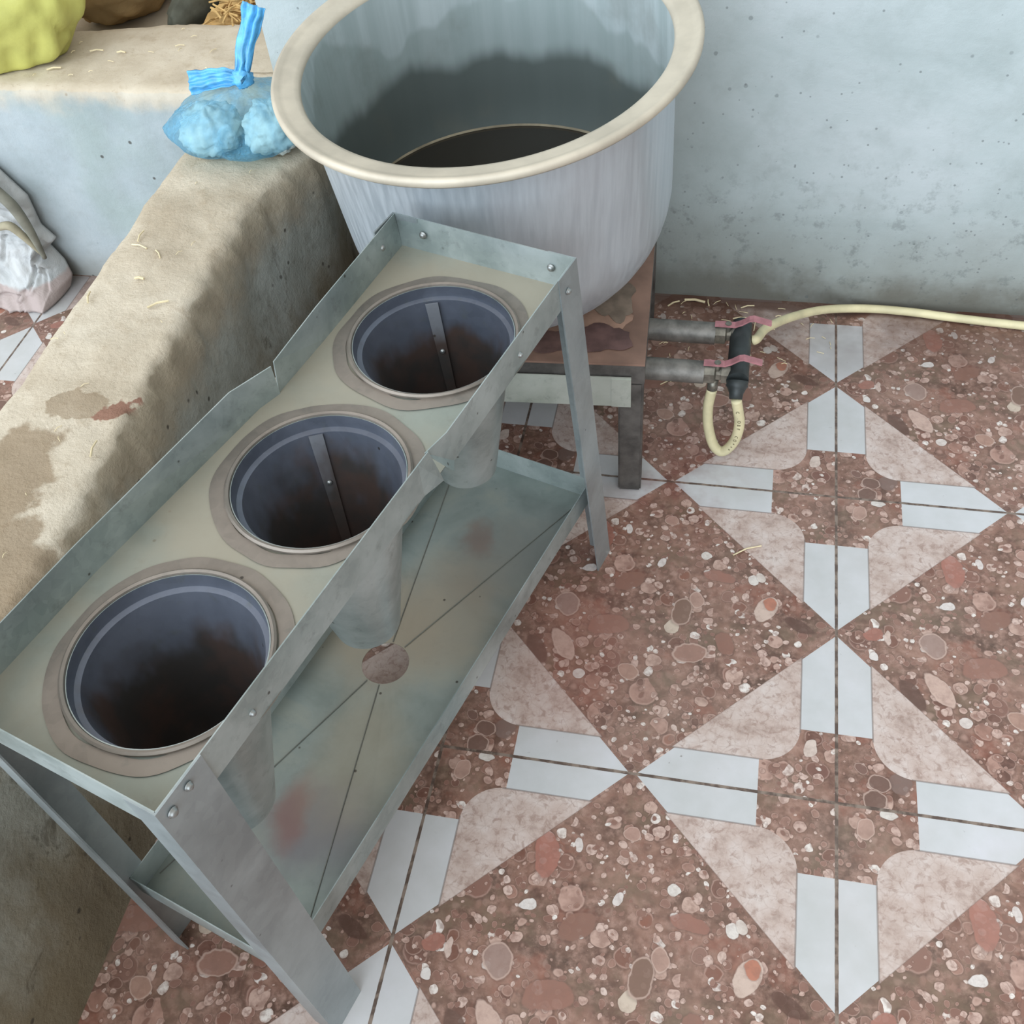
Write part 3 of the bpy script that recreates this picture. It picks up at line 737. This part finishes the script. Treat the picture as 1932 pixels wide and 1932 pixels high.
rp = [(.2785, -.004), (.2815, .002), (.288, .0045), (.303, .006), (.309, .0075), (.3145, .011), (.319, .0105), (.3215, .006), (.321, .0), (.317, -.0045), (.312, -.004), (.306, .0005), (.288, -.001), (.2825, -.009), (.281, -.013)]
lathe(bm, rp, pc, NP, 128, closed=True); link('rim', bm, M['rim'], pot, True)
# water stands level in the leaning pot
ZW = .468; wc = pc+NP*((ZW-pc.z)/NP.z)
bm = bm_new(); ringv = []; nW = 96
a_ = V((0, 1, 0)).cross(NP).normalized(); b_ = NP.cross(a_)
def pin_r(h):
    for (r0, h0), (r1, h1) in zip(pin, pin[1:]):
        if h0 <= h <= h1 and h1 > h0: return r0+(r1-r0)*(h-h0)/(h1-h0)
    return pin[-1][0]
for k in range(nW):
    th = 2*PI*k/nW; d = a_*math.cos(th)+b_*math.sin(th); h = -(pc.z-ZW)
    for _ in range(6):
        r = pin_r(h)-.0006; p = pc+NP*h+d*r; h += (ZW-p.z)/NP.z
    ringv.append(bm.verts.new(p))
bm.faces.new(ringv)
tag(link('pot_water', bm, M['water']), 'dark still water standing inside the huge aluminium pot', 'water', None, 'stuff')
# pale ring at the water line, on the pot wall
bm = bm_new(); rv = []
for k in range(nW):
    th = 2*PI*k/nW; d = a_*math.cos(th)+b_*math.sin(th); q = []
    for dz in (.0005, .0045):
        h = -(pc.z-ZW)
        for _ in range(6):
            r = pin_r(h)-.0012; p = pc+NP*h+d*r; h += (ZW+dz-p.z)/NP.z
        q.append(bm.verts.new(p))
    rv.append(q)
for k in range(nW): bm.faces.new((rv[k][0], rv[(k+1) % nW][0], rv[(k+1) % nW][1], rv[k][1]))
sr = link('waterline_ring', bm, simple('pale_waterline', S(150, 138, 116), .6, 0, .3, .3, 20), pot, True); sr['label'] = 'thin pale line at the water level'

# ------------------------------------------------------------------ soft things
def blob(bm, c, rad, seed, amp=.08, fr=2.2, nu=56, nv=36, flat=None, crease=0., tip=None, ridges=0):
    c = V(c); rows = []
    for j in range(nv+1):
        ph = -PI/2+PI*j/nv; row = []
        for i in range(nu):
            th = 2*PI*i/nu; d = V((math.cos(ph)*math.cos(th), math.cos(ph)*math.sin(th), math.sin(ph)))
            k = 1+amp*fbm((d.x*fr+seed, d.y*fr, d.z*fr), 4)
            if crease: k += crease*(abs(noise.noise(V((d.x*fr*2+seed, d.y*fr*2, d.z*fr*1.2))))-.25)
            if ridges: k += .02*math.sin(ridges*th+3*fbm((d.x*2+seed, d.y*2, 0)))*max(0, d.z)
            p = V((d.x*rad[0]*k, d.y*rad[1]*k, d.z*rad[2]*k))
            if tip and d.z > .3:
                f = ((d.z-.3)/.7)**2; p = p.lerp(V(tip)*(.4+.6*d.z), f)
            p += c
            if flat is not None and p.z < flat: p.z = flat+(p.z-flat)*.02
            row.append(bm.verts.new(p))
        rows.append(row)
    for a, b in zip(rows, rows[1:]):
        for i in range(nu): bm.faces.new((a[i], a[(i+1) % nu], b[(i+1) % nu], b[i]))
    bmesh.ops.remove_doubles(bm, verts=bm.verts, dist=1e-5)
ZL = .494
bm = bm_new(); blob(bm, (-1.176, .875, ZL+.034), (.055, .062, .042), 3, .14, 2.2, flat=ZL+.004, crease=.22)
tag(link('wrapped_bundle', bm, M['bundle'], None, True), 'pale bundle inside the blue bag, the one on the side away from the pot', 'bundle', 'bundles in the blue bag')
bm = bm_new(); blob(bm, (-1.055, .880, ZL+.040), (.053, .057, .046), 8, .14, 2.2, flat=ZL+.004, crease=.22)
tag(link('wrapped_bundle', bm, M['bundle'], None, True), 'pale bundle inside the blue bag, the one on the side next to the pot', 'bundle', 'bundles in the blue bag')
bag = empty('plastic_bag', (-1.11, .89, ZL), 'knotted translucent blue plastic bag sitting on the low wall beside the pot', 'plastic bag')
knot = V((-1.085, .872, .628))
bm = bm_new(); nu, nv = 88, 40; rows = []
for j in range(nv+1):
    f = j/nv; row = []
    for i in range(nu):
        th = 2*PI*i/nu; cx, sy = math.cos(th), math.sin(th)
        lob = 1+.08*math.sin(th+.3)**2-.14*math.exp(-((th-4.55)/.22)**2)
        if f < .5:
            g = f/.5; r = (math.sin(g*PI/2))**.38; z = .003+.050*g**1.5
        else:
            g = (f-.5)/.5; r = (1-g**1.9)*.93+.07*(1-g)+.05*g; z = .053+(knot.z-ZL-.053-.01)*(g**1.0)
        rid = .05*math.sin(16*th+4*fbm((cx*2, sy*2, f*2)))*max(0, f-.3)/.7+.07*fbm((cx*2.4+5, sy*2.4, f*3))
        R0 = (.132*lob*r*(1+rid), .103*lob*r*(1+rid))
        base = V((-1.118, .888, ZL)).lerp(V((knot.x, knot.y, ZL)), max(0, (f-.5)/.5))
        row.append(bm.verts.new(base+V((cx*R0[0], sy*R0[1], z))))
    rows.append(row)
for a, b in zip(rows, rows[1:]):
    for i in range(nu): bm.faces.new((a[i], a[(i+1) % nu], b[(i+1) % nu], b[i]))
bm.faces.new(rows[0][::-1])
link('film', bm, M['film'], bag, True)
def ear(path, w0, w1, name, seed):
    bm = bm_new(); path = smooth_path(path, 8); rows = []; n = len(path)
    t = (path[-1]-path[0]).normalized(); side = t.cross(V((.2, -.8, .55))).normalized(); nn = side.cross(t)
    for i, p in enumerate(path):
        f = i/(n-1); w = w0+(w1-w0)*f; row = []
        for k in range(17):
            u = k/16*2-1; row.append(bm.verts.new(p+side*w*u+nn*(.007*noise.noise(V((u*3.2+seed*5, f*1.6, seed)))*(.5+f)+.003*math.sin(u*9+seed+f*3)+.007*(1-u*u))+side*.004*noise.noise(V((f*5, u*2, seed+3)))))
        rows.append(row)
    for a, b in zip(rows, rows[1:]):
        for k in range(16): bm.faces.new((a[k], a[k+1], b[k+1], b[k]))
    solid(bm, .0012); return link(name, bm, M['film2'], bag, True)
ear([knot, knot+V((.006, .012, .03)), knot+V((.026, .030, .075)), knot+V((.042, .036, .110))], .012, .019, 'bag_handle', 1)
ear([knot, knot+V((-.03, -.006, .004)), knot+V((-.065, -.010, .001)), knot+V((-.092, -.016, -.002))], .012, .020, 'bag_handle', 4)
bm = bm_new(); blob(bm, knot, (.020, .016, .017), 5, .2, 3, 24, 16, crease=.2); link('knot', bm, M['film2'], bag, True)

ys = bm_new(); blob(ys, (-1.94, 1.235, .635), (.35, .165, .235), 11, .06, 1.6, 120, 80, flat=.484, crease=.13)
tag(link('yellow_sack', ys, M['yellow'], None, True), 'stuffed yellow plastic sack slumped on the rear ledge', 'sack')
bs = bm_new(); blob(bs, (-1.735, 1.675, .535), (.15, .265, .16), 21, .10, 2, 72, 44, flat=.404, crease=.08)
tag(link('burlap_sack', bs, M['burlap'], None, True), 'tan burlap sack behind the rear ledge, between yellow sack and straw', 'sack')
ds2 = bm_new(); blob(ds2, (-1.507, 1.60, .45), (.042, .19, .06), 31, .10, 2, 48, 30, flat=.404, crease=.08)  # long dark lump filling the gap beside the burlap
tag(link('dark_lump', ds2, M['dark'], None, True), 'dark grey lump between the tan burlap and the loose straw', 'sack')
# straw bed behind the ledge
bm = bm_new()
bed = []
for j in range(21):
    bed.append([bm.verts.new((-1.45+.40*i/20, 1.40+.8*j/20, .45+.02*fbm((i*.4, j*.4, 1)))) for i in range(21)])
for a, b in zip(bed, bed[1:]):
    for i in range(20): bm.faces.new((a[i], a[i+1], b[i+1], b[i]))
for k in range(700):
    p = V((random.uniform(-1.42, -1.06), random.uniform(1.41, 2.0), .455+random.uniform(0, .03)))
    a = random.uniform(0, PI); l = random.uniform(.02, .06); d = V((math.cos(a), math.sin(a), random.uniform(-.25, .25)))*l
    tube(bm, [p-d, p+V((0, 0, .004)), p+d], random.uniform(.0012, .0028), 5)
tag(link('straw', bm, M['straw']), 'loose golden straw heaped behind the rear ledge near the wall end', 'straw', None, 'stuff')

# off-white sack leaning in the back left corner of the floor
sack = empty('woven_sack', (-2.0, 1.03, 0), 'crumpled off-white woven sack on the floor against the grey rear wall', 'sack')
bm = bm_new(); nu, nv = 150, 96; fr, bk = [], []
FOLDS = [((-1.874, .147), (-1.806, .146), .0035, .010), ((-1.806, .146), (-1.803, .113), .0035, .010), ((-1.803, .113), (-1.826, .045), .0035, .012), ((-1.96, .021), (-1.855, .031), .0035, .010),
         ((-1.855, .031), (-1.818, .052), .003, .008), ((-1.814, .082), (-1.787, .060), .0025, .007), ((-1.806, .084), (-1.789, .034), .0025, .006), ((-1.876, .143), (-1.892, .095), .004, .007), ((-1.85, .27), (-1.805, .20), .004, .008), ((-1.855, .028), (-1.845, .004), .003, .005)]
def fold(x, z):
    t = 0
    for (a, b, w_, dp) in FOLDS:
        ax, az = a; bx, bz = b; L2 = (bx-ax)**2+(bz-az)**2
        u = max(0, min(1, ((x-ax)*(bx-ax)+(z-az)*(bz-az))/L2)); dd = math.hypot(x-ax-u*(bx-ax), z-az-u*(bz-az))
        t -= dp*math.exp(-(dd/w_)**2); t += .5*dp*math.exp(-((dd-2.2*w_)/w_)**2)
    return t
def right_edge(z):
    P = [(0, -1.775), (.03, -1.765), (.10, -1.80), (.12, -1.775), (.155, -1.80), (.23, -1.80), (.30, -1.845), (.42, -1.95)]
    for (a, xa), (b, xb) in zip(P, P[1:]):
        if z <= b: return xa+(xb-xa)*(z-a)/(b-a)
    return P[-1][1]
for j in range(nv+1):
    z = .004+.40*j/nv; xr = right_edge(z); r1, r2 = [], []
    for i in range(nu+1):
        f = i/nu; f = 1-(1-f)**2.2; x = -2.45+(xr+2.45)*f
        edge = min(1, (1-f)*34, f*9)**.5 if 0 < f < 1 else 0
        d = (.022+.05*math.exp(-((z-.07)/.09)**2)*math.exp(-((x+1.97)/.14)**2)+.02*fbm((x*7, z*7, 2))+.03*abs(fbm((x*12+z*9, z*6, 4)))+fold(x, z))*edge
        yb = 1.083-.012*(1-z/.4)-.03*max(0, 1-z/.06)
        r1.append(bm.verts.new((x, yb-.006-max(.0, d)-.06*max(0, 1-z/.10)*edge, z))); r2.append(bm.verts.new((x, yb, z)))
    fr.append(r1); bk.append(r2)
for j in range(nv):
    for i in range(nu):
        bm.faces.new((fr[j][i], fr[j][i+1], fr[j+1][i+1], fr[j+1][i])); bm.faces.new((bk[j][i], bk[j+1][i], bk[j+1][i+1], bk[j][i+1]))
    bm.faces.new((fr[j][0], fr[j+1][0], bk[j+1][0], bk[j][0])); bm.faces.new((fr[j][nu], bk[j][nu], bk[j+1][nu], fr[j+1][nu]))
for i in range(nu):
    bm.faces.new((fr[0][i], bk[0][i], bk[0][i+1], fr[0][i+1])); bm.faces.new((fr[nv][i], fr[nv][i+1], bk[nv][i+1], bk[nv][i]))
link('sack_body', bm, M['cloth'], sack, True)
bm = bm_new()
pth = smooth_path([(-1.87, 1.025, .34), (-1.818, 1.018, .269), (-1.798, 1.018, .23), (-1.788, 1.018, .168), (-1.789, 1.022, .098)], 6)
tube(bm, pth, [.005+.008*math.sin(PI*min(1, k/(len(pth)-1)*.8+.2)) for k in range(len(pth))], 10); link('strap', bm, M['cord'], sack, True)
bm = bm_new(); pth = smooth_path([(-1.90, 1.02, .17), (-1.863, 1.017, .182), (-1.833, 1.017, .186), (-1.812, 1.018, .158), (-1.793, 1.022, .110)], 6)
tube(bm, pth, [.004+.006*math.sin(PI*k/(len(pth)-1)) for k in range(len(pth))], 10); o_s = link('strap', bm, simple('tan_strap', S(150, 142, 120), .8, 0, .2, .15, 40), sack, True); o_s['label'] = 'tan twisted strap'

# ------------------------------------------------------------------ litter
def litter(name, spots, mat, label, zfun=0.):
    bm = bm_new()
    for (x, y, a, l, r) in spots:
        a = math.radians(a); d = V((math.cos(a), math.sin(a), 0))*l/2; p = V((x, y, zfun+r+.0006))
        tube(bm, [p-d, p+V((0, 0, .0015))+V((-d.y, d.x, 0))*.12, p+d], r, 6)
    return tag(link(name, bm, mat), label, 'straw bits', None, 'stuff')
sp = [(-1.2, .594, 95, .03, .0014), (-1.19, .566, -15, .032, .0012), (-1.149, .549, -50, .026, .0011), (-1.152, .483, 0, .016, .0022), (-1.215, .43, 110, .028, .0016), (-1.094, .4245, 35, .034, .0018), (-1.055, .119, 100, .03, .0014)]
for k in range(14): sp.append((random.uniform(-1.23, -1.07), random.uniform(-.1, .8), random.uniform(0, 180), random.uniform(.005, .014), .0006))
litter('straw_litter', sp, M['strawlight'], 'scattered straw bits lying on the dusty top of the low wall', .494)
sp = [(-.30, 1.132, -5, .045, .0028), (-.345, 1.12, 40, .03, .0018), (-.186, 1.125, 20, .03, .0014), (-.2, 1.085, 10, .03, .0013), (-.165, 1.07, 80, .045, .0012), (-.295, .88, 15, .07, .0012), (-.33, .87, 30, .04, .0012), (-.152, .453, 30, .055, .0013), (-.27, 1.13, 100, .02, .0016), (-.12, 1.1, 15, .012, .0012)]
for k in range(30): sp.append((random.uniform(-.36, .0), random.uniform(.95, 1.14), random.uniform(0, 180), random.uniform(.006, .02), .0007))
litter('straw_litter', sp, M['strawlight'], 'scattered straw bits on the floor between the pot and the back wall', 0)
sp = [(-1.60, 1.24, 10, .03, .0016), (-1.54, 1.235, 0, .02, .0018), (-1.42, 1.27, 15, .02, .0012), (-1.66, 1.16, 20, .03, .0016)]
for k in range(14): sp.append((random.uniform(-1.7, -1.2), random.uniform(1.12, 1.36), random.uniform(0, 180), random.uniform(.006, .02), .0008))
litter('straw_litter', sp, M['strawlight'], 'scattered straw bits on the top of the rear ledge beside the yellow sack', .483)

# ------------------------------------------------------------------ light
w = bpy.data.worlds.new('daylight'); bpy.context.scene.world = w; w.use_nodes = True
t = w.node_tree; N_ = t.nodes; L_ = t.links; bg = N_['Background']
tc = N_.new('ShaderNodeTexCoord')
def lobe(dirv, lo, hi):
    d = N_.new('ShaderNodeVectorMath'); d.operation = 'DOT_PRODUCT'; d.inputs[1].default_value = V(dirv).normalized(); L_.new(tc.outputs['Generated'], d.inputs[0])
    m = N_.new('ShaderNodeMapRange'); m.interpolation_type = 'SMOOTHSTEP'; m.inputs[1].default_value = lo; m.inputs[2].default_value = hi; L_.new(d.outputs['Value'], m.inputs[0]); return m.outputs[0]
def mixc(f, a, b):
    m = N_.new('ShaderNodeMix'); m.data_type = 'RGBA'; L_.new(f, m.inputs[0])
    for s_, v in ((m.inputs[6], a), (m.inputs[7], b)):
        if isinstance(v, tuple): s_.default_value = v
        else: L_.new(v, s_)
    return m.outputs[2]
c = mixc(lobe((0, 0, 1), -.2, .8), (.36, .36, .35, 1), (1.10, 1.08, 1.03, 1))      # room bounce, paler above
c = mixc(lobe((-.44, -.85, .26), .40, .95), c, (4.0, 4.5, 4.95, 1))               # open doorway with sky light behind the viewer
L_.new(c, bg.inputs[0]); bg.inputs[1].default_value = 1.0

# ------------------------------------------------------------------ camera
cam = bpy.data.cameras.new('camera'); co = bpy.data.objects.new('camera', cam); C.objects.link(co)
cam.lens = 36.633; cam.sensor_width = 36; cam.sensor_fit = 'HORIZONTAL'; cam.clip_start = .02
r = V((.97831, .19264, -.07609)); d = V((.09946, -.75919, -.64322)); f = V((-.18168, .62171, -.76189))
co.matrix_world = Matrix(((r.x, -d.x, -f.x, -.231), (r.y, -d.y, -f.y, -.7192), (r.z, -d.z, -f.z, 1.4786), (0, 0, 0, 1)))
sc = bpy.context.scene; sc.camera = co
vs = sc.view_settings; vs.view_transform = 'Standard'; vs.look = 'None'; vs.gamma = 1; vs.use_curve_mapping = False; vs.exposure = -.13
sc.cycles.max_bounces = 10
